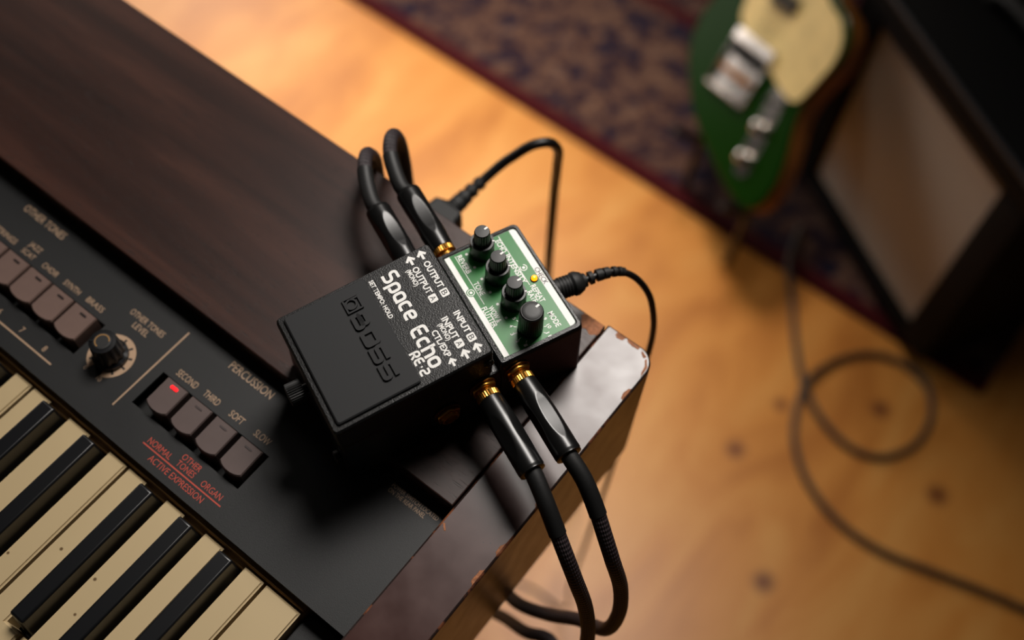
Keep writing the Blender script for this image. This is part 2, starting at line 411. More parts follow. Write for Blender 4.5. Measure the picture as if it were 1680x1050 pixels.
# ------------------------------------------------------------------ floor
floor = empty('floor'); tag(floor, kind='structure')
PW = 0.145; x = -2.3; i = 0
while x < 1.6:
    ends = [-1.4, random.uniform(-0.6, -0.1), random.uniform(1.6, 2.4), 3.4]
    for y0, y1 in zip(ends, ends[1:]):
        g = 0.0001
        o = obj_box('floor_plank', x + g, x + PW - g, y0 + g, y1 - g, -0.02, -0.0001 * (i % 2), 'floor_%d' % (i % 3), floor, 0.0002, 1); i += 1
    x += PW
obj_box('subfloor', -2.4, 1.7, -1.5, 3.5, -0.03, -0.0205, 'dark_void', floor)

# ------------------------------------------------------------------ organ keyboard
kb = empty('organ_keyboard', (0, 0, H))
tag(kb, 'electric organ keyboard with dark walnut top, black control panel and yellowed keys', 'keyboard')
XL = -0.93
mm = 0.001
# walnut top board
bm = bmesh.new(); box(bm, XL, -0.0006, 0.0, 0.125, -0.012, 0.0, 0.0007, 2); top = finish('top_board', bm, 'walnut', kb)
# back panel, base tray, key bed
obj_box('back_panel', XL, -0.0006, 0.112, 0.121, -0.100, -0.0122, 'console_black', kb)
obj_box('base_tray', XL, -0.0006, -0.285, 0.121, -0.106, -0.1003, 'console_black', kb)
obj_box('key_bed', XL, -0.0006, -0.27, -0.03, -0.0998, -0.046, 'dark_void', kb)
obj_box('front_rail', XL, -0.0006, -0.285, -0.272, -0.0998, -0.030, 'console_black', kb, 0.001)
obj_box('key_rail', XL + 0.03, -0.0262, -0.0815, -0.066, -0.0455, -0.0215, 'rail_brown', kb, 0.001, 1)
obj_box('key_rail', XL + 0.03, -0.0262, -0.0785, -0.064, -0.0212, -0.0165, 'rail_brown', kb, 0.0008, 1)
obj_box('key_block', -0.0255, -0.0006, -0.270, -0.0765, -0.0455, -0.024, 'console_black', kb, 0.001)
# control panel: sheet with a folded front lip
bm = bmesh.new(); WELLS = ((-0.428, -0.2085), (-0.1650, -0.0905)); WY0, WY1 = -0.0552, -0.0335
box(bm, XL, -0.0004, WY1, 0.060, -0.0135, -0.012); box(bm, XL, -0.0004, -0.0757, WY0, -0.0135, -0.012); box(bm, XL, -0.0004, -0.0757, -0.0745, -0.0160, -0.0130, 0.0003, 1)
for x0, x1 in ((XL, WELLS[0][0]), (WELLS[0][1], WELLS[1][0]), (WELLS[1][1], -0.0004)): box(bm, x0, x1, WY0, WY1, -0.0135, -0.012)
panel = finish('control_panel', bm, 'console_black', kb, 0)
# end cheeks
def cheek(x0, x1, flip):
    bm = bmesh.new(); y0, y1 = -0.300, 0.127
    rad = (0.008, 0.008, 0.011, 0.0) if not flip else (0.008, 0.008, 0.0, 0.011)
    def lp(ins, z): return [(px, py, z) for px, py in rrect(x0 + ins, x1 - ins, y0 + ins, y1 - ins, tuple(max(r - ins, 0) for r in rad), 8)]
    prism(bm, [lp(0.0008, -0.105), lp(0, -0.104), lp(0, -0.0012), lp(0.0004, -0.0004), lp(0.0011, 0)], closed_mats=[0, 0, 1, 1])
    return finish('end_cheek', bm, ['lacquer', 'worn_edge'], kb, 40)
ck_r = cheek(0.0, 0.0317, False); ck_l = cheek(XL - 0.0322, XL - 0.0005, True)
# chips where lacquer has broken away, raw timber showing
def chip(pts, z, parent, name='chip'):
    bm = bmesh.new(); c = Vector((sum(p[0] for p in pts) / len(pts), sum(p[1] for p in pts) / len(pts)))
    fine = []
    for i, p in enumerate(pts):
        q = pts[(i + 1) % len(pts)]
        for k in range(3):
            t = k / 3; s = Vector((p[0] + (q[0] - p[0]) * t, p[1] + (q[1] - p[1]) * t)); s = c + (s - c) * random.uniform(0.88, 1.08) if k else s
            fine.append(s)
    prism(bm, [[(p.x * mm, p.y * mm, z) for p in fine], [((c.x + (p.x - c.x) * .9) * mm, (c.y + (p.y - c.y) * .9) * mm, z + 0.00012) for p in fine]], cap0=False)
    return finish(name, bm, 'raw_wood', parent, 0)
chip([(-13.5, 124.6), (-1.2, 124.6), (-1.0, 117.5), (-4.5, 115.5), (-7.5, 117.2), (-10, 116.3), (-12.2, 119.5), (-14.2, 122)], 0.00002, top)
for pts in ([(6, 125.9), (12, 125.9), (11, 123.4), (8, 122.8), (6.2, 124)], [(12.5, 125.9), (21, 125.9), (20.5, 124.2), (17, 123.8), (14, 124.4)],
            [(22, 125.2), (26.5, 123.4), (25.6, 121.8), (23, 123.4)], [(27, 122.8), (30.1, 118.6), (30.4, 112), (29.3, 114), (28.6, 118.5), (26.6, 121.3)],
            [(30.6, 104), (30.6, 95.5), (29.3, 96.5), (28.6, 99.5), (29.4, 103)], [(30.6, 31), (30.6, 24), (29.6, 25), (29.2, 28)], [(30.6, 2), (30.6, -6), (29.4, -5), (29.1, -1)], [(30.6, -14), (30.6, -24), (28.8, -22), (29, -16)]):
    chip(pts, 0.00002, ck_r)
chip([(1.0, -9.0), (2.0, -8.4), (4.8, -11.4), (4.0, -11.8)], 0.00003, ck_r)

# white and black keys
KW = 0.0235; XR = -0.0261; YB = -0.0797; YF = -0.222; YN = -0.166; ZT = -0.018
BOFF = {'C': -3.0, 'D': 3.0, 'F': -3.2, 'G': 0.0, 'A': 3.3}
order = ['C', 'B', 'A', 'G', 'F', 'E', 'D']
wk_cache = {}
for k in range(36):
    note = order[k % 7]; xr = XR - k * KW; xl = xr - KW
    if xl < XL: break
    g = 0.0009
    nl = nr = None                       # notch depth at left / right
    below = {'D': 'C', 'E': 'D', 'G': 'F', 'A': 'G', 'B': 'A'}.get(note)
    if below: nl = BOFF[below] * mm + 0.0072
    if note in BOFF and k > 0: nr = -BOFF[note] * mm + 0.0072
    key = (note, k == 0)
    if key not in wk_cache:
        x0, x1 = g, KW - g; pts = [(x0, YF), (x1, YF)]
        if nr is not None: pts += [(x1, YN), (KW - nr, YN), (KW - nr, YB)]
        else: pts += [(x1, YB)]
        if nl is not None: pts += [(nl, YB), (nl, YN), (x0, YN)]
        else: pts += [(x0, YB)]
        bm = bmesh.new(); vs = [bm.verts.new((px, py, 0)) for px, py in pts]; f = bm.faces.new(vs)
        ex = bmesh.ops.extrude_face_region(bm, geom=[f]); bmesh.ops.translate(bm, verts=[v for v in ex['geom'] if isinstance(v, bmesh.types.BMVert)], vec=(0, 0, -0.016))
        te = [e for e in bm.edges if all(abs(v.co.z) < 1e-6 for v in e.verts)]
        bmesh.ops.bevel(bm, geom=te, offset=0.0011, segments=3, affect='EDGES')
        wk_cache[key] = finish('white_key', bm, 'ivory', kb, 30); o = wk_cache[key]
    else: o = dup(wk_cache[key], kb)
    o.location = (xl, 0, ZT)
bk = None
for k in range(36):
    note = order[k % 7]; xr = XR - k * KW
    if xr - KW < XL or note not in BOFF or k == 0: continue
    cx = xr + BOFF[note] * mm
    if bk is None:
        bm = bmesh.new(); y0, y1 = -0.1655, -0.0822
        hexa(bm, [(-.0058, y0, -.020), (.0058, y0, -.020), (.0058, y1, -.020), (-.0058, y1, -.020)], [(-.0044, y0 + .0035, .0105), (.0044, y0 + .0035, .0105), (.0044, y1, .0105), (-.0044, y1, .0105)], 0.0012, 3)
        bk = finish('black_key', bm, 'ebony', kb, 30); o = bk
    else: o = dup(bk, kb)
    o.location = (cx, 0, ZT)

# push buttons in their wells
def button_mesh(w, l):
    """cap with a convex front edge, highest at the back, front sloping down"""
    bm = bmesh.new(); n = 8
    def lp(ins, zf):
        pts = [(w / 2 - ins, l / 2 - ins), (-w / 2 + ins, l / 2 - ins)]
        for k in range(n + 1):
            t = k / n; xx = (-w / 2 + ins) + (w - 2 * ins) * t; bow = 0.0022 * (1 - (2 * t - 1) ** 2) ** 0.8
            pts.append((xx, -l / 2 + ins - bow + 0.0012))
        return [(px, py, zf(py)) for px, py in pts]
    prism(bm, [lp(0, lambda y: -0.0104), lp(0, lambda y: 0.0052 + 0.05 * y), lp(0.0005, lambda y: 0.0060 + 0.05 * y)])
    return bm
BW, BL = 0.0143, 0.0168
def well(x0, x1, y0, y1): return obj_box('button_well', x0 - .002, x1 + .002, y0 - .002, y1 + .002, -0.0245, -0.0225, 'dark_void', kb)
def led_bar(parent, mat, x, y, z, wd=1.0):
    bm = bmesh.new(); lo = rrect(-0.0023, 0.0023, -0.0006 * wd, 0.0006 * wd, 0.0005 * wd, 3)
    prism(bm, [[(a, c, -0.0003) for a, c in lo], [(a, c, 0.0003) for a, c in lo]]); return finish('indicator_light', bm, mat, parent, 30, (x, y, z))
well(-0.1650, -0.0905, -0.0552, -0.0335)
for k in range(4):
    o = finish('push_button', button_mesh(BW, BL), 'button_grey', kb, 30, (-0.1505 + k * 0.0172, -0.0434, -0.0118))
    led_bar(o, 'led_red' if k == 0 else 'led_grey', 0.0002, 0.0055, 0.0064 if k == 0 else 0.0062, 1.4 if k == 0 else .8)
    if k == 0: tag(o, 'grey push button with a lit red light')
well(-0.428, -0.2085, -0.0552, -0.0335)
for k in range(12):
    o = finish('push_button', button_mesh(0.0160, BL), 'button_brown', kb, 30, (-0.2188 - k * 0.0174, -0.0434, -0.0118))
    led_bar(o, 'led_off', 0.001, 0.0055, 0.0062)
# level knob on its beige dial
dial = empty('level_knob', (-0.1926, -0.0438, -0.012), (0, 0, 0), kb)
bm = bmesh.new(); n = 48; a0, a1 = math.radians(-70), math.radians(250)
for k in range(n):
    t0 = a0 + (a1 - a0) * k / n; t1 = a0 + (a1 - a0) * (k + 1) / n; ph = (k % 5)
    if ph == 4:
        r_in, r_out = 0.0113, 0.0126
    else: r_in, r_out = 0.0080, 0.0126
    vs = [bm.verts.new((r * math.cos(t), r * math.sin(t), 0.00008)) for r, t in ((r_in, t0), (r_out, t0), (r_out, t1), (r_in, t1))]; bm.faces.new(vs)
finish('dial_ring', bm, 'print_beige', dial, 0)
bm = bmesh.new()
lathe(bm, [(0.0092, 0.0004), (0.0092, 0.0025), (0.0080, 0.0035), (0.0072, 0.0150), (0.0068, 0.0158), (0.0050, 0.0160)], 48, mod=lambda k, i, r: r * (0.93 if (1 < k < 4 and i % 4 < 2) else 1.0))
kn = finish('knob_body', bm, 'ebony', dial, 30)
bm = bmesh.new(); lathe(bm, [(0.0046, 0.0158), (0.0046, 0.0163), (0.0036, 0.0164)], 32); finish('knob_cap', bm, 'knob_top', dial)
bm = bmesh.new(); box(bm, -0.0006, 0.0006, 0.0040, 0.0072, 0.0155, 0.0162, 0.0002, 1); finish('pointer', bm, 'ebony', dial, rot=(0, 0, math.radians(125)))
bm = bmesh.new()
ribbon(bm, [(0.0036 * math.cos(t / 14 * 4.2 + .6), 0.0036 * math.sin(t / 14 * 4.2 + .6)) for t in range(15)], 0.0007, lambda x, y, d: (x, y, 0.01645)); finish('cap_ring', bm, 'rail_brown', dial, 0)

ZP = -11.93
def kt(s, a, c, cap, mat='print_beige', bold=0.0): lettering(s, a, c, cap, mat, panel, ZP, bold)
def bar(x0, x1, y0, y1, mat):
    bm = bmesh.new(); box(bm, x0 * mm, x1 * mm, y0 * mm, y1 * mm, -0.01199, ZP * mm); finish('printed_line', bm, mat, panel, 0)
for s, a, c, cap in [('PERCUSSION', (-141.3, -8.8), (-112.0, -8.8), 4.6), ('SECOND', (-159.3, -28.7), (-145.5, -28.7), 3.7), ('THIRD', (-140.4, -28.5), (-130.0, -28.5), 3.7),
                     ('SOFT', (-122.2, -28.3), (-113.2, -28.3), 3.7), ('SLOW', (-105.0, -28.2), (-95.0, -28.2), 3.7), ('OTHER TONES', (-204.5, -18.9), (-180.2, -18.9), 3.4),
                     ('LEVEL', (-197.6, -23.8), (-186.9, -23.8), 3.4), ('OTHER TONES', (-299, -10.2), (-267, -10.2), 4.4), ('STRINGS', (-301.5, -29.0), (-284.6, -29.0), 3.2),
                     ('JAZZ', (-278.5, -24.4), (-269.5, -24.4), 3.0), ('SCAT', (-278.5, -29.6), (-269.0, -29.6), 3.0), ('CHOIR', (-262.6, -28.9), (-251.0, -28.9), 3.2), ('SYNTH', (-245.4, -28.9), (-233.6, -28.9), 3.2),
                     ('BRASS', (-228.0, -28.5), (-215.8, -28.5), 3.2), ('6', (-258.4, -62.4), (-256.4, -62.4), 3.4), ('7', (-240.8, -62.4), (-238.8, -62.4), 3.4), ('8', (-223.2, -62.4), (-221.2, -62.4), 3.4),
                     ('0', (-198.6, -56.6), (-197.0, -56.6), 2.4), ('10', (-189.0, -56.7), (-186.2, -56.7), 2.4),
                     ('POWER SWITCH LOCATED', (-33.2, -6.3), (-4.6, -6.3), 2.3), ('ON THE REAR PANEL', (-33.2, -9.3), (-10.5, -9.3), 2.3)]:
    kt(s, a, c, cap)
for s, a, c, cap in [('NORMAL', (-143, -63.8), (-127.5, -63.8), 3.3), ('OTHER', (-123.6, -59.4), (-111.4, -59.4), 3.2), ('TONES', (-123.4, -63.5), (-111.6, -63.5), 3.2),
                     ('ORGAN', (-106.5, -63.5), (-93.2, -63.5), 3.3), ('ACTIVE EXPRESSION', (-136, -70.1), (-99.5, -70.1), 3.3)]:
    kt(s, a, c, cap, 'print_red')
bar(-144.3, -90.6, -67.1, -66.4, 'print_red'); bar(-171.8, -170.9, -62.3, -9.4, 'print_beige'); bar(-420, -212.7, -67.0, -66.1, 'print_beige')

# stand under the keyboard
st = empty('keyboard_stand'); tag(st, 'black tubular stand carrying the organ keyboard', 'stand')
for xx in (-0.75, -0.34):
    bm = bmesh.new(); box(bm, xx - .015, xx + .015, -0.27, 0.10, H - .136, H - .1062, .002); finish('support_arm', bm, 'stand_black', st)
    bm = bmesh.new(); box(bm, xx - .015, xx + .015, -0.26, -0.23, 0.031, H - .1364, .002); finish('leg', bm, 'stand_black', st)
    bm = bmesh.new(); box(bm, xx - .015, xx + .015, -0.42, 0.16, 0.0, 0.0306, .002); finish('foot', bm, 'stand_black', st)
obj_box('cross_bar', -0.735 + .0005, -0.355 - .0005, -0.255, -0.235, 0.30, 0.33, 'stand_black', st, .002)

# ------------------------------------------------------------------ echo pedal
PYAW = math.radians(-23.1)
pd = empty('effect_pedal', (-0.0552, 0.0512, H + 0.0002), (0, 0, PYAW))
tag(pd, 'black and green compact echo effect pedal standing on the keyboard corner', 'effect pedal')
def pv(x, y, z): return (x * mm, y * mm, z * mm)
ztr = lambda y: 58 + (y - 16.3) * 0.1
# casting: low front box + rear knob block with a raised rim
bm = bmesh.new()
hexa(bm, [pv(-35, -62, 1.5), pv(35, -62, 1.5), pv(35, 20, 1.5), pv(-35, 20, 1.5)], [pv(-33.8, -61.5, 34), pv(33.8, -61.5, 34), pv(33.8, 20, 36), pv(-33.8, 20, 36)], 0.0012)
finish('front_case', bm, 'black_paint_fine', pd)
bm = bmesh.new()
def rl(y0, y1, hx, z, r): return [pv(a, c, z) for a, c in rrect(-hx, hx, y0, y1, r, 5)]
prism(bm, [rl(19.0, 65.6, 35.0, 1.5, (1, 1, 3, 3)), rl(19.6, 65.0, 33.9, 38.5, (1, 1, 3, 3)), rl(19.9, 64.7, 33.5, 40.4, (1, 1, 3, 3)), rl(20.6, 64.2, 32.8, 41.3, (1, 1, 2.6, 2.6)), rl(22.4, 63.0, 31.3, 41.5, (.5, .5, 2, 2)), rl(22.8, 62.6, 31.0, 40.9, (.5, .5, 2, 2))])
finish('rear_case', bm, 'black_paint_fine', pd, 32)
bm = bmesh.new(); prism(bm, [rl(-60.5, 64.5, 34.5, 0, 3), rl(-60.5, 64.5, 34.5, 1.5, 3)]); finish('rubber_base', bm, 'black_rubber', pd)
# treadle: sheet cover with rounded edges and skirts
bm = bmesh.new()
def tl(y0, y1, hx, dz, r, zfix=None): return [pv(a, c, (ztr(c) + dz) if zfix is None else zfix(c)) for a, c in rrect(-hx, hx, y0, y1, r, 5)]
low = lambda y: 29 + (y + 63.8) * 0.11
prism(bm, [tl(-62.6, 16.0, 33.4, 0, 2.2, low), tl(-63.8, 16.3, 33.4, -3.0, 2.2), tl(-63.6, 16.1, 33.1, -1.0, 2.0), tl(-62.8, 15.4, 32.3, 0, 1.6)])
tr = finish('treadle', bm, 'black_paint', pd, 30)
bm = bmesh.new()
zt0 = lambda y: ztr(y) - 0.05
prism(bm, [[pv(a, c, ztr(c) - .1) for a, c in rrect(-30.6, 30.2, -60.4, -18.9, 1.4, 4)], [pv(a, c, ztr(c) + 1.2) for a, c in rrect(-30.6, 30.2, -60.4, -18.9, 1.4, 4)], [pv(a, c, ztr(c) + 1.7) for a, c in rrect(-30.0, 29.6, -59.8, -19.5, 1.1, 4)]])
pad = finish('rubber_pad', bm, 'rubber_pad', pd, 30)
# raised emblem on the pad
bm = bmesh.new(); fe = lambda x, y, d: pv(x, y, ztr(y) + 1.68 + d)
def strokes(bm, paths, w, fn, h=0.0, r=0.8, ox=0, oy=0):
    for p in paths:
        closed = p[0] == 'c'; q = p[1] if closed else p
        ribbon(bm, fillet([(a + ox, c + oy) for a, c in q], r, 4, closed), w, fn, h)
strokes(bm, [('c', [(-24.0, -33.0), (-16.6, -33.0), (-16.6, -25.7), (-24.0, -25.7)])], 0.8, fe, 1.0, 0.1)
ribbon(bm, [(-20.4 + 2.5 * math.cos(t * PI / 12), -30.0 + 2.5 * math.sin(t * PI / 12)) for t in range(25)], 0.85, fe, 1.0)
strokes(bm, [[(-22.9, -30.2), (-22.9, -25.9)]], 0.85, fe, 1.0)
LH = 5.7
for k, ox in enumerate((-14.0, -3.9, 5.4, 14.8)):
    L = 6.9
    if k == 0: ps = [('c', [(0, 0), (L, 0), (L, LH / 2), (0, LH / 2)]), ('c', [(0, LH / 2), (L - 1.0, LH / 2), (L - 1.0, LH), (0, LH)])]
    elif k == 1: ps = [('c', [(0, 0), (L, 0), (L, LH), (0, LH)])]
    else: ps = [[(L + .6, LH), (0, LH), (0, LH / 2), (L, LH / 2), (L, 0), (-.6, 0)]]
    strokes(bm, ps, 1.95, fe, 1.1, 1.1, ox, -32.6)
finish('emblem', bm, 'rubber_pad', pad, 0)

# white print on the treadle
zt = lambda y: ztr(y) + 0.06
ft = lambda x, y, d: pv(x, y, ztr(y) + 0.06)
def logo(word, x0, y0, k=1.0, w=1.35, sx=0.82, gap=0.5, sy=1.0):
    G = {'S': (5.4, [[(5.3, 7.4), (0.2, 7.4), (0.2, 3.9), (5.2, 3.9), (5.2, 0), (0, 0)]]),
         'p': (4.6, [[(0, -2.6), (0, 5.2), (4.6, 5.2), (4.6, 0), (1.2, 0)]]), 'a': (4.6, [[(0.6, 5.2), (4.6, 5.2), (4.6, 0), (0, 0), (0, 3.4)], [(0, 3.2), (4.6, 3.2)]]) if False else (4.6, [[(4.6, 0), (4.6, 5.2), (0, 5.2), (0, 0), (4.6, 0)]]),
         'c': (4.1, [[(4.1, 5.2), (0, 5.2), (0, 0), (4.1, 0)]]), 'e': (4.5, [[(4.3, 0), (0, 0), (0, 5.2), (4.5, 5.2), (4.5, 2.5), (0.9, 2.5)]]),
         'E': (5.0, [[(5.2, 7.4), (0, 7.4), (0, 0), (5.0, 0)], [(0, 3.8), (4.7, 3.8)]]), 'h': (4.6, [[(0, 7.4), (0, -0.6)], [(0, 5.2), (4.6, 5.2), (4.6, -0.6)]]), 'o': (4.8, [('c', [(0, 0), (4.8, 0), (4.8, 5.2), (0, 5.2)])]),
         'R': (4.2, [[(0, -.6), (0, 4.6), (4.0, 4.6), (4.0, 1.8), (0.2, 1.8)], [(2.2, 1.8), (4.4, -.6)]]), 'F': (3.9, [[(4.0, 4.6), (0, 4.6), (0, 0), (4.0, 0)], [(0, 2.3), (3.6, 2.3)]]), '-': (1.1, [[(0, 2.2), (1.1, 2.2)]]), '2': (4.0, [[(0, 4.6), (4.0, 4.6), (4.0, 2.3), (0, 2.3), (0, 0), (4.2, 0)]])}
    bm = bmesh.new(); x = x0
    for ch in word:
        adv, ps = G[ch]
        strokes(bm, [('c', [(a * k * sx, c * k * sy) for a, c in p[1]]) if p[0] == 'c' else [(a * k * sx, c * k * sy) for a, c in p] for p in ps], w, ft, 0, 1.7 * k, x + w / 2, y0)
        x += adv * k * sx + w + gap
    finish('lettering', bm, 'print_white', tr, 0)
logo('Space', -28.4, -10.9, w=1.45, sy=.92); logo('Echo', 4.2, -12.0, w=1.45, sy=.9); logo('RF-2', 14.8, -17.5, 0.86, 1.0, 0.72, 0.35)
def tt(s, a, c, cap, bold=0.028): lettering(s, a, c, cap, 'print_white', tr, zt, bold)
tt('OUTPUT', (-24.3, 10.5), (-8.3, 10.6), 3.0); tt('OUTPUT', (-24.2, 4.5), (-8.2, 4.6), 3.0); tt('(MONO)', (-24.5, 1.2), (-14.8, 1.3), 2.2)
tt('SET TEMPO: HOLD', (-28.4, -16.5), (-5.7, -16.6), 2.1); tt('INPUT', (6.3, 10.6), (18.6, 10.6), 3.0); tt('INPUT', (6.3, 4.4), (18.6, 4.4), 3.0)
tt('(MONO)', (8.2, 1.3), (17.7, 1.3), 2.2); tt('CTL/EXP', (9.9, -2.7), (25.0, -2.7), 2.8)
def badge(ch, x, y):
    bm = bmesh.new(); lo = rrect(x - 2.1, x + 2.1, y - 1.95, y + 1.95, 0.7, 4); bm.faces.new([bm.verts.new(pv(a, c, ztr(c) + 0.05)) for a, c in lo]); finish('printed_badge', bm, 'print_white', tr, 0)
    lettering(ch, (x - 1.15, y), (x + 1.15, y), 2.7, 'print_black', tr, lambda q: ztr(q) + 0.09, 0.0)
def arrow(x, y, s=1.0):
    bm = bmesh.new()
    P = [(-2.75, 0), (-0.1, 2.55), (0.75, 1.6), (-0.35, 0.62), (2.7, 0.62), (2.7, -0.62), (-0.35, -0.62), (0.75, -1.6), (-0.1, -2.55)]
    vs = [bm.verts.new(pv(x + a * s, y + c * s, ztr(y + c * s) + 0.06)) for a, c in P]
    for f in ((0, 1, 2, 3), (0, 3, 6), (0, 6, 7, 8), (3, 4, 5, 6)): bm.faces.new([vs[i] for i in f])
    finish('printed_arrow', bm, 'print_white', tr, 0)
badge('B', -5.1, 10.6); badge('A', -5.1, 4.6); badge('B', 21.6, 10.6); badge('A', 21.6, 4.4)
arrow(-28.5, 10.4); arrow(-28.4, 4.5); arrow(27.6, 10.6); arrow(27.6, 4.4); arrow(28.2, -2.5, 0.85)

# green knob panel
ZK = 41.0
kp = None
bm = bmesh.new(); lo = rrect(-30.7, 30.7, 23.0, 62.4, (0.4, 0.4, 2, 2), 5); prism(bm, [[pv(a, c, 40.85) for a, c in lo], [pv(a, c, ZK) for a, c in lo]]); kp = finish('knob_panel', bm, 'green_panel', pd, 0)
def flat(name, outline, z, mat, parent):
    bm = bmesh.new(); bm.faces.new([bm.verts.new(pv(a, c, z)) for a, c in outline]); return finish(name, bm, mat, parent, 0)
flat('white_stripe', rrect(-30.6, 30.6, 23.1, 25.8, 0.2, 2), ZK + .03, 'print_white', kp)
flat('white_stripe', rrect(-30.6, 30.6, 59.0, 62.3, (0.1, 0.1, 2, 2), 5), ZK + .03, 'print_white', kp)
def gt(s, a, c, cap, mat='print_white', bold=0.02): lettering(s, a, c, cap, mat, kp, ZK + 0.06, bold)
gt('REVERB', (-29.2, 30.4), (-17.9, 30.4), 2.6); gt('TONE', (-11.9, 30.4), (-3.9, 30.4), 2.6); gt('FLUTTER', (2.3, 27.3), (14.5, 27.3), 2.6); gt('WOW &', (3.4, 30.3), (13.0, 30.3), 2.6)
gt('ECHO', (-28.3, 51.4), (-20.4, 51.4), 2.7); gt('INTENSITY', (-18.6, 51.4), (-0.3, 51.4), 2.7); gt('REPEAT', (2.4, 54.2), (12.9, 54.2), 2.7); gt('RATE', (4.6, 51.0), (11.4, 51.0), 2.7)
gt('CHECK', (-5.4, 60.6), (4.9, 60.6), 2.5, 'print_black', 0.012); gt('MODE', (19.4, 54.1), (28.2, 54.1), 2.7)
def gline(x0, x1, y): flat('printed_line', [(x0, y - .17), (x1, y - .17), (x1, y + .17), (x0, y + .17)], ZK + .05, 'print_white', kp)
gline(-29.6, 1.0, 28.4); gline(-30.1, 1.7, 53.0)
def disc(x, y, r, mat, z=.05, n=20, name='printed_dot'): flat(name, [(x + r * math.cos(2 * PI * i / n), y + r * math.sin(2 * PI * i / n)) for i in range(n)], ZK + z, mat, kp)
for x, y in [(-28.1, 34.1), (-19.6, 34.1), (-12.1, 34.1), (-3.6, 34.1), (3.9, 34.1), (12.4, 34.1)]: disc(x, y, 0.72, 'print_white')
def eye(x, y, a0, a1, backing=True):
    if backing: disc(x, y, 2.35, 'green_panel', .04, name='printed_disc')
    disc(x, y, 0.75, 'print_white', .06); bm = bmesh.new(); k = 24
    ribbon(bm, [(x + 1.65 * math.cos(a0 + (a1 - a0) * i / k), y + 1.65 * math.sin(a0 + (a1 - a0) * i / k)) for i in range(k + 1)], 0.42, lambda a, c, d: pv(a, c, ZK + .055)); finish('printed_ring', bm, 'print_white', kp, 0)
eye(-7.7, 25.8, 0, 2 * PI); eye(-8.3, 55.2, -0.6 * PI - .5, PI * .9)
# mode numbers 1-11 round the single knob
KC = (22.9, 41.4)
for i in range(11):
    a = math.radians(-44 - i * 27.2 ) if True else 0
    dx, dy = math.cos(a), math.sin(a)
    bm = bmesh.new(); ribbon(bm, [(KC[0] + dx * 6.6, KC[1] + dy * 6.6), (KC[0] + dx * 8.0, KC[1] + dy * 8.0)], 0.4, lambda p, q, d: pv(p, q, ZK + .05)); finish('printed_tick', bm, 'print_white', kp, 0)
    s = str(i + 1); hw = 0.6 * len(s); cx, cy = KC[0] + dx * 9.4, KC[1] + dy * 9.0
    gt(s, (cx - hw, cy), (cx + hw, cy), 1.75)
# check light
bm = bmesh.new(); lathe(bm, [(2.0 * mm, 40.9 * mm), (2.0 * mm, 41.25 * mm), (1.65 * mm, 41.5 * mm)], 24); finish('light_bezel', bm, 'knob_black', pd, loc=pv(-0.2, 56.6, 0))
bm = bmesh.new(); lathe(bm, [(1.55 * mm, 41.3 * mm), (1.5 * mm, 42.3 * mm), (1.15 * mm, 42.9 * mm), (.6 * mm, 43.2 * mm)], 24); tag(finish('check_light', bm, 'led_amber', pd, loc=pv(-0.2, 56.6, 0)), 'glowing amber check light')

def flute(depth, n): return lambda k, i, r: r * (1 - depth) if (i % 2 == 0) else r
def dual_knob(x, rot):
    e = empty('dual_knob', pv(x, 41.4, 41.0), (0, 0, 0), pd)
    bm = bmesh.new(); lathe(bm, [(r * mm, z * mm) for r, z in ((5.95, 0.3), (6.1, 0.8), (6.0, 9.4), (5.75, 10.0), (4.75, 10.0), (4.6, 8.6), (4.5, 7))], 64, mod=lambda k, i, r: r * .968 if (k in (1, 2) and i % 2 == 0) else r)
    ring = finish('outer_knob', bm, 'knob_black', e, 25)
    bm = bmesh.new(); box(bm, -0.35 * mm, 0.35 * mm, 4.9 * mm, 6.15 * mm, 9.6 * mm, 10.1 * mm, 0.0001, 1); finish('pointer', bm, 'print_white', ring, rot=(0, 0, math.radians(-25)))
    bm = bmesh.new(); lathe(bm, [(r * mm, z * mm) for r, z in ((4.3, 7), (4.3, 9), (3.85, 18.2), (3.6, 18.6))], 48, mod=lambda k, i, r: r * .955 if i % 2 == 0 else r, cap=True)
    inner = finish('inner_knob', bm, 'knob_black', e, 25)
    bm = bmesh.new(); lathe(bm, [(r * mm, z * mm) for r, z in ((3.6, 18.5), (3.5, 18.85), (2.4, 18.95), (0.6, 19.0))], 32); finish('knob_cap', bm, 'knob_top', inner)
    bm = bmesh.new(); box(bm, -0.52 * mm, 0.52 * mm, 1.3 * mm, 3.3 * mm, 18.7 * mm, 19.14 * mm, 0.00012, 2); finish('pointer', bm, 'print_white', inner, rot=(0, 0, rot))
for x, rot in ((-25.6, .22), (-9.6, .25), (6.5, .05)): dual_knob(x, rot)
e = empty('mode_knob', pv(KC[0], KC[1], 41.0), (0, 0, 0), pd)
bm = bmesh.new(); lathe(bm, [(r * mm, z * mm) for r, z in ((6.0, 0.3), (6.05, 0.8), (5.75, 15.4), (5.6, 16.5), (5.0, 17.1))], 72, mod=lambda k, i, r: r * .965 if (k < 3 and i % 2 == 0) else r); mk = finish('knob_body', bm, 'knob_black', e, 25)
bm = bmesh.new(); lathe(bm, [(r * mm, z * mm) for r, z in ((5.05, 17.0), (4.5, 17.3), (2.7, 17.45), (0.6, 17.5))], 48); finish('knob_cap', bm, 'knob_top', mk, 60)
bm = bmesh.new(); box(bm, -0.6 * mm, 0.6 * mm, 2.6 * mm, 4.8 * mm, 17.0 * mm, 17.55 * mm, 0.00015, 2); finish('pointer', bm, 'print_white', mk, rot=(0, 0, .27))

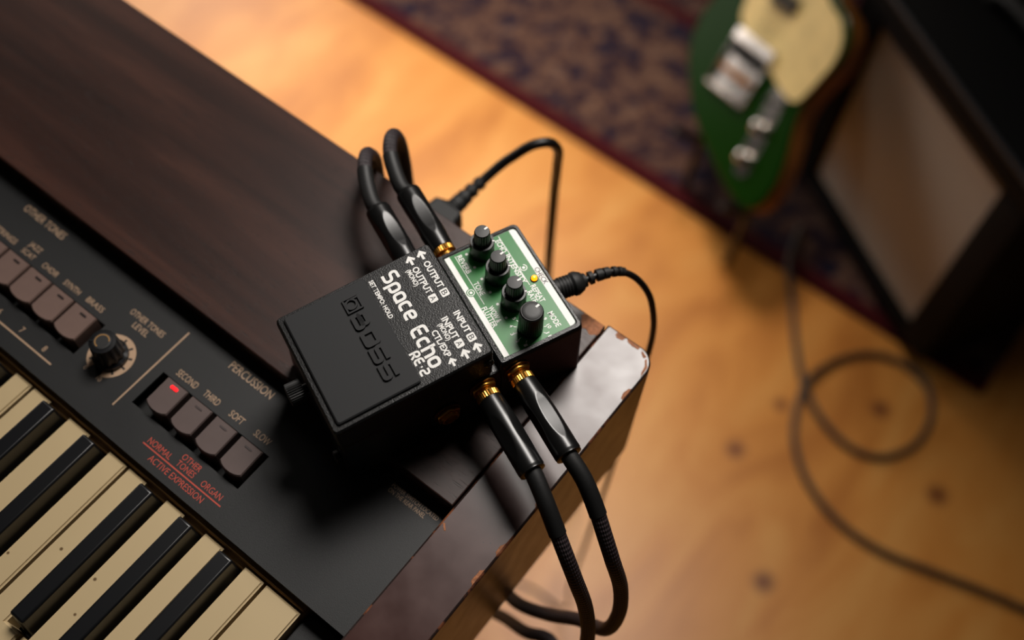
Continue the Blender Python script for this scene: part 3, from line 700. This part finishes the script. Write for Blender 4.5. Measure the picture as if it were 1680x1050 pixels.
# jacks, screws
def axis_m(o, d, roll=0.0):
    d = Vector(d).normalized(); q = d.to_track_quat('Z', 'Y'); return Matrix.Translation(Vector(o)) @ q.to_matrix().to_4x4() @ Matrix.Rotation(roll, 4, 'Z')
def jack(x, y, z, sgn):
    e = empty('jack', pv(x, y, z), (0, sgn * PI / 2, 0), pd)
    bm = bmesh.new(); lathe(bm, [(r * mm, q * mm) for r, q in ((7.0, 0.0), (7.0, .7), (6.4, .9))], 32); finish('washer', bm, 'gold_dark', e, 30)
    bm = bmesh.new(); lathe(bm, [(r * mm, q * mm) for r, q in ((6.2, .9), (6.6, 1.3), (6.6, 2.6), (6.1, 2.9))], 6); finish('hex_nut', bm, 'gold', e, 20)
    bm = bmesh.new(); lathe(bm, [(r * mm, q * mm) for r, q in ((4.5, 2.6), (4.5, 3.1), (4.3, 3.3), (4.5, 3.6), (4.3, 3.9), (4.4, 4.3), (4.1, 4.5), (3.2, 4.5), (3.1, 1.0))], 32); finish('threaded_collar', bm, 'gold', e, 40)
    bm = bmesh.new(); lathe(bm, [(3.1 * mm, .9 * mm), (3.1 * mm, 1.2 * mm)], 24); finish('socket', bm, 'dark_void', e, 30)
for x, y, z, s in ((34.3, 9.5, 30, 1), (34.0, 28, 30, 1), (34.5, -9.5, 21, 1), (-34.3, 9.5, 30, -1), (-34.0, 28, 30, -1)): jack(x, y, z, s)
def screw(x, y, z, rot, r=2.6):
    e = empty('screw', pv(x, y, z), rot, pd)
    bm = bmesh.new(); lathe(bm, [(r * mm, 0), (r * mm, .5 * mm), (r * .8 * mm, 1.2 * mm), (r * .4 * mm, 1.5 * mm)], 24); finish('screw_head', bm, 'steel_dark', e, 50)
    bm = bmesh.new(); box(bm, -.25 * mm, .25 * mm, -1.3 * mm, 1.3 * mm, 1.2 * mm, 1.55 * mm); box(bm, -1.3 * mm, 1.3 * mm, -.25 * mm, .25 * mm, 1.2 * mm, 1.55 * mm); finish('cross_slot', bm, 'dark_void', e, 0)
screw(33.4, 13.2, 49.5, (0, PI / 2, 0)); screw(-33.4, 13.2, 49.5, (0, -PI / 2, 0))
e = empty('thumb_screw', pv(0, -63.6, 38), (PI / 2, 0, 0), pd)
bm = bmesh.new(); lathe(bm, [(2.2 * mm, 0), (2.2 * mm, 2 * mm), (5.2 * mm, 2.2 * mm), (5.5 * mm, 2.6 * mm), (5.5 * mm, 9.0 * mm), (5.2 * mm, 9.5 * mm)], 60, mod=lambda k, i, r: r * .9 if (k in (3, 4) and i % 2 == 0) else r); finish('knurled_head', bm, 'knob_black', e, 25)
bm = bmesh.new(); lathe(bm, [(4.4 * mm, 9.4 * mm), (4.2 * mm, 9.7 * mm)], 24); finish('screw_face', bm, 'knob_top', e, 30)

bm = bmesh.new(); lathe(bm, [(3.2 * mm, 0), (3.4 * mm, .4 * mm), (3.4 * mm, 2.2 * mm), (2.8 * mm, 2.8 * mm), (1.6 * mm, 2.9 * mm)], 24, mod=lambda k, i, r: r * .88 if i % 4 < 2 else r); finish('ribbed_foot', bm, 'knob_top', pd, 25, pv(24, -62.1, 5), (PI / 2, 0, 0))

# ------------------------------------------------------------------ braided audio cables
pm = Matrix.Translation(Vector((-0.0552, 0.0512, H + 0.0002))) @ Matrix.Rotation(PYAW, 4, 'Z')
def wp(x, y, z): return pm @ Vector(pv(x, y, z))
def audio_cable(y, sgn, x_end, roll, tail, sleeve_len, label):
    e = empty('audio_cable', wp(sgn * 38.5, y, 30)); tag(e, label, 'cable', 'braided audio cables plugged into the pedal')
    inv = Matrix.Translation(-e.location)
    mx = inv @ axis_m(wp(sgn * 38.6, y, 30), pm.to_3x3() @ Vector((sgn, 0, 0)), roll)
    bm = bmesh.new(); lathe(bm, [(r * mm, z * mm) for r, z in ((2.9, .1), (5.3, .3), (5.9, .6), (5.9, 3.4), (5.6, 3.7))], 64, mx, lambda k, i, r: r * .96 if (k in (2, 3) and i % 2 == 0) else r)
    finish('gold_collar', bm, 'gold', e, 25)
    Lb = x_end - 42.5; prof = []
    for k in range(61):
        t = k / 60; r = 5.9 + 0.75 * min(1, t / .3) ** 0.8
        if t > .97: r -= .25
        prof.append((r * mm, (3.8 + Lb * t) * mm))
    nseg = 128
    def flats(k, i, r):
        t = max(0, k - 1) / 60; a = 2 * PI * i / nseg; d = (0.87 + 0.22 * abs(2 * (t - .52) / .8) ** 2.0) * r
        for q in range(4):
            c = math.cos(a - q * PI / 2)
            if c > 0.05: r = min(r, d / c)
        return r
    prof = [(4.6 * mm, 3.75 * mm)] + prof + [(5.2 * mm, (3.8 + Lb + .35) * mm)]
    bm = bmesh.new(); lathe(bm, prof, nseg, mx, flats); br = finish('plug_barrel', bm, 'barrel', e, 40)
    me = text_verts('BOSS', 0.0); ch = cap_height(); xs = [v.co.x for v in me.vertices]; x0, x1 = min(xs), max(xs)
    for v in me.vertices:
        t = (v.co.x - x0) / (x1 - x0); h = (v.co.y / ch - .5) * 3.0
        v.co = mx @ Vector((h * mm * -1, -5.95 * mm, (3.8 + Lb * (.33 + .36 * t)) * mm))
    me.materials.clear(); me.materials.append(M['barrel_print']); o = bpy.data.objects.new('lettering', me); COL.objects.link(o); o.parent = br
    start = wp(sgn * (x_end - .4), y, 30)
    path = spline([wp(sgn * (x_end - 12), y, 30), start] + [Vector((p[0], p[1], p[2] + H)) for p in tail], 10)[10:]
    # cut the path at sleeve_len: sleeve first, braid after
    acc = 0; cut = len(path) - 1
    for i in range(1, len(path)):
        acc += (path[i] - path[i - 1]).length
        if acc >= sleeve_len: cut = i; break
    loc = lambda ps: [inv @ p for p in ps]
    obj_tube('heat_shrink', loc(path[:cut + 1]), 0.0042, 'shrink', e, 24)
    obj_tube('braided_cord', loc(path[max(0, cut - 1):]), 0.0038, 'braid', e, 20)
    return e
FZ = -H + 0.004
audio_cable(9.5, 1, 83, PI / 4, [(0.0365, 0.0215, .0255), (.0480, .0160, .0165), (.0570, .0120, .008), (.0655, .0095, -.006), (.0745, .0085, -.03), (.0815, .0055, -.06), (.0840, .0, -.10), (.081, -.004, -.125), (.073, .004, -.145), (.0589, .0120, -.152), (.045, .010, -.165), (.023, .0155, -.2), (-.03, .03, -.33), (-.08, .03, -.6), (-.10, .02, FZ + .01), (-.14, 0.0, FZ), (-.3, -.05, FZ)], .030,
            'black braided audio cable in the INPUT A jack, left one of the lower pair')
audio_cable(28, 1, 84, -.2, [(.0445, .0405, .0258), (.0560, .0355, .017), (.0650, .0310, .008), (.0735, .0275, -.004), (.0826, .0266, -.03), (.0875, .0232, -.06), (.0848, .0199, -.085), (.0691, .0205, -.106), (.0526, .0177, -.128), (.0325, .0163, -.147), (.0, .03, -.19), (-.05, .05, -.4), (-.06, .04, -.7), (-.08, .03, FZ + .01), (-.12, .06, FZ), (-.3, .06, FZ)], .030,
            'black braided audio cable in the INPUT B jack, right one of the lower pair')
audio_cable(9.5, -1, 79.5, .2, [(-.1289, .0924, .0302), (-.1405, .1005, .0305), (-.1485, .1080, .0312), (-.1540, .1150, .0280), (-.1590, .1225, .0165), (-.1625, .1285, .0030), (-.1650, .1318, -.02), (-.1655, .1330, -.06), (-.155, .14, -.3), (-.15, .16, -.7), (-.16, .2, FZ + .006), (-.22, .22, FZ), (-.5, .16, FZ)], .026,
            'black braided audio cable leaving OUTPUT A and arching over the walnut board')
audio_cable(28, -1, 82, 0.0, [(-.1238, .1095, .0302), (-.1355, .1163, .0306), (-.1434, .1224, .0316), (-.1480, .1280, .0320), (-.1519, .1345, .0275), (-.1545, .1412, .0130), (-.1552, .1440, -.006), (-.1550, .1450, -.03), (-.153, .146, -.09), (-.14, .15, -.35), (-.13, .17, -.7), (-.13, .23, FZ + .006), (-.19, .25, FZ), (-.5, .2, FZ)], .026,
            'black braided audio cable leaving OUTPUT B, its gold collar showing beside the green panel')

# ------------------------------------------------------------------ pedal's power adapter cord
dc = empty('adapter_cord', (-0.0285, 0.1085, H + .022)); tag(dc, 'thin black adapter cord with ridged plug in the pedal rear', 'cable')
dl = lambda p: Vector((p[0] + .0285, p[1] - .1085, p[2] - .022))
d0 = wp(0.6, 66.2, 22); ax = (pm.to_3x3() @ Vector((0.12, 1, 0))).normalized()
mx = axis_m(Vector((d0.x + .0285, d0.y - .1085, d0.z - H - .022)), ax)
bm = bmesh.new(); prof = [(3.6, 0), (5.2, .3), (5.3, 4.6)]
for k in range(4): q = 5 + k * 1.7; prof += [(5.3, q), (5.75, q + .25), (5.75, q + .95), (5.3, q + 1.2)]
prof += [(5.9, 12.2), (6.3, 12.6), (6.3, 14.6), (4.9, 17.6), (3.9, 18.2)]
lathe(bm, [(r * mm, z * mm) for r, z in prof], 28, mx); finish('plug_body', bm, 'black_rubber', dc, 35)
pend = mx @ Vector((0, 0, .018))
rp = spline([pend - ax * .004, pend, dl((-.0150, .1362, .0222)), dl((-.0098, .1442, .0205)), dl((-.0065, .1478, .0185))], 10)[10:]
for k in range(7):                         # segmented strain relief
    i0 = int(k / 7 * (len(rp) - 1)); i1 = int((k + .62) / 7 * (len(rp) - 1)); i1 = max(i1, i0 + 1)
    r = 3.7 - k * .22; obj_tube('strain_relief', rp[i0:i1 + 1], r * mm, 'black_rubber', dc, 16)
obj_tube('cord', spline([pend - ax * .001, dl((-.0150, .1362, .0222)), dl((-.0098, .1442, .0205)), dl((-.0029, .1508, .0140)), dl((.0055, .1552, 0)), dl((.0113, .1565, -.02)), dl((.0138, .1565, -.038)), dl((.0150, .1550, -.065)), dl((.014, .155, -.2)), dl((.0, .17, -.6)), dl((-.02, .2, -H + .012)), dl((-.06, .2, -H + .002)), dl((-.3, .1, -H + .002))], 10), .0018, 'pvc_black', dc, 14)

# ------------------------------------------------------------------ mains cord at the keyboard's back
ac = empty('power_cord', (-.132, .1215, H - .05)); tag(ac, 'thick black mains cord plugged into the back of the keyboard', 'cable')
al = lambda p: Vector((p[0] + .132, p[1] - .1215, p[2] + .05))
bm = bmesh.new()
def pl(y, hx, hz, r): return [(a, y, c) for a, c in rrect(-hx, hx, -hz, hz, r, 4)]
prism(bm, [pl(0.0, .0100, .0080, .002), pl(.018, .0105, .0085, .002), pl(.0185, .0128, .0105, .002), pl(.024, .0132, .0108, .002), pl(.0245, .0115, .0090, .003), pl(.033, .0105, .0085, .003), pl(.036, .0070, .0068, .005)]); finish('plug_body', bm, 'black_rubber', ac, 35)
rel = spline([(0, .034, 0), (.0005, .044, .0005), (.0012, .054, .0015), (.003, .064, .004)], 8)
for k in range(5):
    i0 = int(k / 5 * (len(rel) - 1)); i1 = int((k + .7) / 5 * (len(rel) - 1)); obj_tube('strain_relief', rel[i0:i1 + 1], (5.9 - k * .42) * mm, 'black_rubber', ac, 18)
obj_tube('cord', spline([(0, .034, 0), (.0005, .044, .0005), (.0012, .054, .0015), (.003, .064, .004), al((-.1245, .1975, -.039)), al((-.1213, .2020, -.035)), al((-.1130, .2110, -.0255)), al((-.1070, .2190, -.026)), al((-.1050, .2265, -.038)), al((-.1080, .2330, -.065)), al((-.112, .2395, -.11)), al((-.11, .245, -.3)), al((-.09, .27, -.7)), al((-.09, .33, -H + .012)), al((-.14, .36, -H + .0035)), al((-.6, .3, -H + .0035))], 10), .0031, 'pvc_black', ac, 16)

# ------------------------------------------------------------------ rug
rug = empty('area_rug', (-.6, .794, 0)); tag(rug, 'oriental patterned rug with dark red border on the wooden floor', 'rug')
bm = bmesh.new(); box(bm, -1.2, .86, 0.0, 1.9, 0.0003, 0.008, 0.003, 2); finish('pile', bm, 'rug', rug)

# ------------------------------------------------------------------ amplifier
amp = empty('guitar_amplifier', (.165, .768, .0082), (0, 0, math.radians(148.7 - 180)))
tag(amp, 'black guitar amplifier with pale grille cloth behind the green guitar', 'amplifier')
AW, AD, AH = .36, .22, .395
bm = bmesh.new(); fr = .05
def fbox(n, *a, mat='tolex', bev=.004): return obj_box(n, *a, mat, amp, bev)
fbox('side_panel', -fr + .004, 0, 0, AD, .016, AH - .0385); fbox('side_panel', -AW, -AW + fr - .004, 0, AD, .016, AH - .0385)
fbox('top_panel', -AW, 0, 0.0, AD, AH - .038, AH); fbox('bottom_panel', -AW + fr - .0035, -fr + .0035, 0, AD, .016, .045)
fbox('back_panel', -AW + fr - .0035, -fr + .0035, AD - .015, AD - .002, .0455, AH - .0385, bev=.001)
fbox('grille_cloth', -AW + fr - .0035, -fr + .0035, .008, .018, .0455, AH - .0505, mat='grille', bev=.001)
fbox('control_strip', -AW + fr - .0035, -fr + .0035, .004, .018, AH - .050, AH - .0385, mat='amp_edge', bev=.001)
bm = bmesh.new(); tube(bm, [(-AW + .004, .0015, AH - .0005), (-.004, .0015, AH - .0005)], .0035, 10); finish('edge_catchlight', bm, 'amp_edge', amp)  # thin tube in paler colour, painting the catch-light along the tolex edge
for xx in (-AW + .03, -.03):
    for yy in (.03, AD - .03):
        bm = bmesh.new(); lathe(bm, [(.012, 0), (.014, .006), (.014, .0158)], 20); finish('rubber_foot', bm, 'black_rubber', amp, loc=(xx, yy, 0))
bm = bmesh.new(); tube(bm, spline([(-AW / 2 - .09, AD / 2, AH), (-AW / 2 - .075, AD / 2, AH + .018), (-AW / 2, AD / 2, AH + .026), (-AW / 2 + .075, AD / 2, AH + .018), (-AW / 2 + .09, AD / 2, AH)], 6), .009, 10); finish('handle', bm, 'black_rubber', amp)
for k in range(5):
    bm = bmesh.new(); lathe(bm, [(.009, 0), (.008, .012), (.006, .013)], 20); finish('knob', bm, 'knob_black', amp, loc=(-AW + .08 + k * .045, AD - .05, AH))

# ------------------------------------------------------------------ electric guitar
GU = Vector((.06, .647, .76)).normalized(); GV = Vector((.894, -.374, .248)); GV = (GV - GU * GU.dot(GV)).normalized(); GN = GV.cross(GU)
GS = 0.925
GB = Vector((.1191, -.1301, .4995 + H)); BR0 = Vector((-.256, .944, H - .69)); GB = GB + (BR0 - GB) * GS
gm = Matrix((( GV.x, GU.x, GN.x, GB.x), (GV.y, GU.y, GN.y, GB.y), (GV.z, GU.z, GN.z, GB.z), (0, 0, 0, 1)))
gt_o = empty('electric_guitar'); gt_o.matrix_world = gm; gt_o.scale = (GS,) * 3
tag(gt_o, 'green electric guitar with cream pickguard leaning beside the amplifier', 'guitar')
OUT = [(9, -121), (48, -135), (84, -147), (118, -154), (140, -151), (152, -136), (156, -110), (152, -82), (140, -50), (126, -20), (119, 8), (124, 44), (131, 78), (125, 112), (104, 133), (78, 143), (56, 156), (38, 174), (28, 184), (-26, 184), (-34, 212), (-54, 238), (-90, 248), (-124, 232), (-140, 196), (-135, 150), (-125, 105), (-123, 60), (-128, 25), (-122, -10), (-106, -38), (-84, -61), (-42, -95)]
out = [Vector(p) for p in spline([(a * mm, c * mm, 0) for a, c in OUT] + [(OUT[0][0] * mm, OUT[0][1] * mm, 0)], 3)][:-1]
cen = Vector((.03, .03, 0))
bm = bmesh.new()
def gl(sc, z): return [((p - cen) * sc + cen) + Vector((0, 0, z)) for p in out]
prism(bm, [gl(.97, -.045), gl(1, -.040), gl(1, -.006), gl(.99, -.0015), gl(.97, 0)], closed_mats=[1, 1, 0, 0]); body = finish('guitar_body', bm, ['guitar_green', 'guitar_side'], gt_o, 40)
PG = [(-64, 77), (-54, 53), (-21, 40), (40, 20), (74, 8), (98, 4), (110, 8), (116, 24), (122, 54), (124, 84), (114, 109), (94, 126), (67, 135), (45, 148), (34, 164), (-26, 168), (-45, 160), (-62, 130), (-70, 100)]
pgo = [Vector(p) for p in spline([(a * mm, c * mm, 0) for a, c in PG] + [(PG[0][0] * mm, PG[0][1] * mm, 0)], 3)][:-1]
bm = bmesh.new(); prism(bm, [[p + Vector((0, 0, .0001)) for p in pgo], [p + Vector((0, 0, .0025)) for p in pgo]]); pgd = finish('pickguard', bm, 'pearl', gt_o)
def gbox(n, x0, x1, y0, y1, z0, z1, mat, par=gt_o, bev=.001): return obj_box(n, x0 * mm, x1 * mm, y0 * mm, y1 * mm, z0 * mm, z1 * mm, mat, par, bev)
bp = gbox('bridge_plate', -42, 42, -46, 40, .1, 2.2, 'chrome'); gbox('plate_rim', -42, 42, -46, -42, 2.3, 11, 'chrome', bp); gbox('plate_rim', -42, -39.5, -41.5, 40, 2.3, 10, 'chrome', bp); gbox('plate_rim', 39.5, 42, -41.5, 40, 2.3, 10, 'chrome', bp)
gbox('bridge_pickup', -35, 35, 6, 26, 2.4, 11, 'knob_black'); gbox('bridge_cover', -41, 41, 28, 44, 2.4, 12, 'chrome')
for q in (-20, 0, 20):
    bm = bmesh.new(); tube(bm, [((q - 9) * mm, -14 * mm, .0095), ((q + 9) * mm, -14 * mm, .0095)], .0045, 14); finish('saddle', bm, 'gold_dark', gt_o)
gbox('neck_pickup', -22, 26, 96, 117, 2.6, 11, 'steel_dark')
cp = empty('control_plate', ((88) * mm, -.055, .0002), (0, 0, .13), gt_o)
bm = bmesh.new(); lo = rrect(-.015, .015, -.068, .068, .0148, 6); prism(bm, [[(a, c, 0) for a, c in lo], [(a, c, .002) for a, c in lo]]); finish('plate', bm, 'chrome', cp)
for yy in (-.040, .006):
    bm = bmesh.new(); lathe(bm, [(.0095, .0021), (.0095, .016), (.0085, .0185), (.004, .0195)], 28, mod=lambda k, i, r: r * .97 if i % 2 else r); finish('volume_knob', bm, 'chrome', cp, 30, (0, yy, 0))
bm = bmesh.new(); lathe(bm, [(.002, .0021), (.002, .014), (.0055, .016), (.005, .022)], 16); finish('selector_switch', bm, 'knob_black', cp, 30, (0, .045, 0))
gbox('neck', -21, 21, 150, 632, -14, 3, 'maple', bev=.004); fb = gbox('fretboard', -21.5, 21.5, 140, 630, 3.2, 8, 'rosewood')
for k in range(1, 22):
    yy = -18 + 648 * 0.5 ** (k / 12); gbox('fret', -21, 21, yy - .8, yy + .8, 8.05, 9.2, 'steel', fb, 0)
gbox('nut', -21, 21, 630.5, 634, 3.2, 11, 'panel_cream', fb, .0005)
bm = bmesh.new(); hs = [(-21, 634), (21, 634), (24, 660), (34, 690), (26, 720), (32, 790), (8, 812), (-26, 800), (-30, 700)]; prism(bm, [[(a * mm, c * mm, -.012) for a, c in hs], [(a * mm, c * mm, .002) for a, c in hs]]); hd = finish('headstock', bm, 'maple', gt_o)
for k in range(6):
    bm = bmesh.new(); lathe(bm, [(.005, .0021), (.005, .004), (.003, .005), (.003, .014)], 16); finish('tuner_post', bm, 'chrome', hd, 30, (-.016 + k * .004, (.66 + k * .024), 0))
    bm = bmesh.new(); tube(bm, [((-17.5 + k * 7) * mm, -30 * mm, .0125), ((-17 + k * 6.8) * mm, 632 * mm, .0115)], .0005, 6); finish('string', bm, 'steel', gt_o)

# guitar stand under the lower bouts
gs = empty('guitar_stand', (GB.x, GB.y, 0)); tag(gs, 'black low guitar stand under the green guitar body', 'stand')
gloc = lambda x, y, z: (gm @ Matrix.Diagonal((GS, GS, GS, 1)) @ Vector((x, y, z))) - Vector((GB.x, GB.y, 0))
STAND = []
for bx in (-.04, .11):
    yb = -.119 if bx < 0 else -.155
    hook = [gloc(bx, yb - .012 + .0, .012), gloc(bx, yb - .012, -.052), gloc(bx, yb + .03, -.066), gloc(bx, yb + .14, -.070)]
    p = hook[1]
    back = gloc(bx, .12, -.075); bfoot = Vector((back.x - .11, back.y + .06, .0125)); ffoot = Vector((p.x, p.y - .01, .0125))
    bm = bmesh.new(); tube(bm, spline(hook, 6), .006, 10); finish('yoke', bm, 'stand_black', gs, 60)
    bm = bmesh.new(); tube(bm, [hook[1], ffoot], .006, 10); finish('leg', bm, 'stand_black', gs, 60)
    bm = bmesh.new(); tube(bm, [hook[3], bfoot], .006, 10); finish('leg', bm, 'stand_black', gs, 60)

# ------------------------------------------------------------------ loose cable on the floor
fc = [(-0.055, 0.802, .0138), (-0.043, 0.786, .0115), (-0.020, 0.758, .005), (0.022, 0.698, .005), (0.066, 0.649, .005), (0.106, 0.623, .005), (0.155, 0.611, .005), (0.194, 0.623, .005), (0.222, 0.665, .005), (0.222, 0.716, .005), (0.198, 0.755, .005), (0.153, 0.767, .005), (0.113, 0.753, .006), (0.079, 0.711, .010), (0.064, 0.654, .0152), (0.074, 0.609, .009), (0.096, 0.57, .005), (0.135, 0.535, .005), (0.193, 0.512, .005), (0.255, 0.511, .005), (0.316, 0.527, .005), (0.376, 0.544, .005), (0.435, 0.558, .005), (0.7, 0.60, .005)]
fc = [(-.075, .87, .0135), (-.064, .83, .0135)] + fc
o = obj_tube('instrument_cable', spline(fc, 8), .0048, 'floor_cable', None, 14)
tag(o, 'brown grey instrument cable lying in a loop on the wooden floor', 'cable')
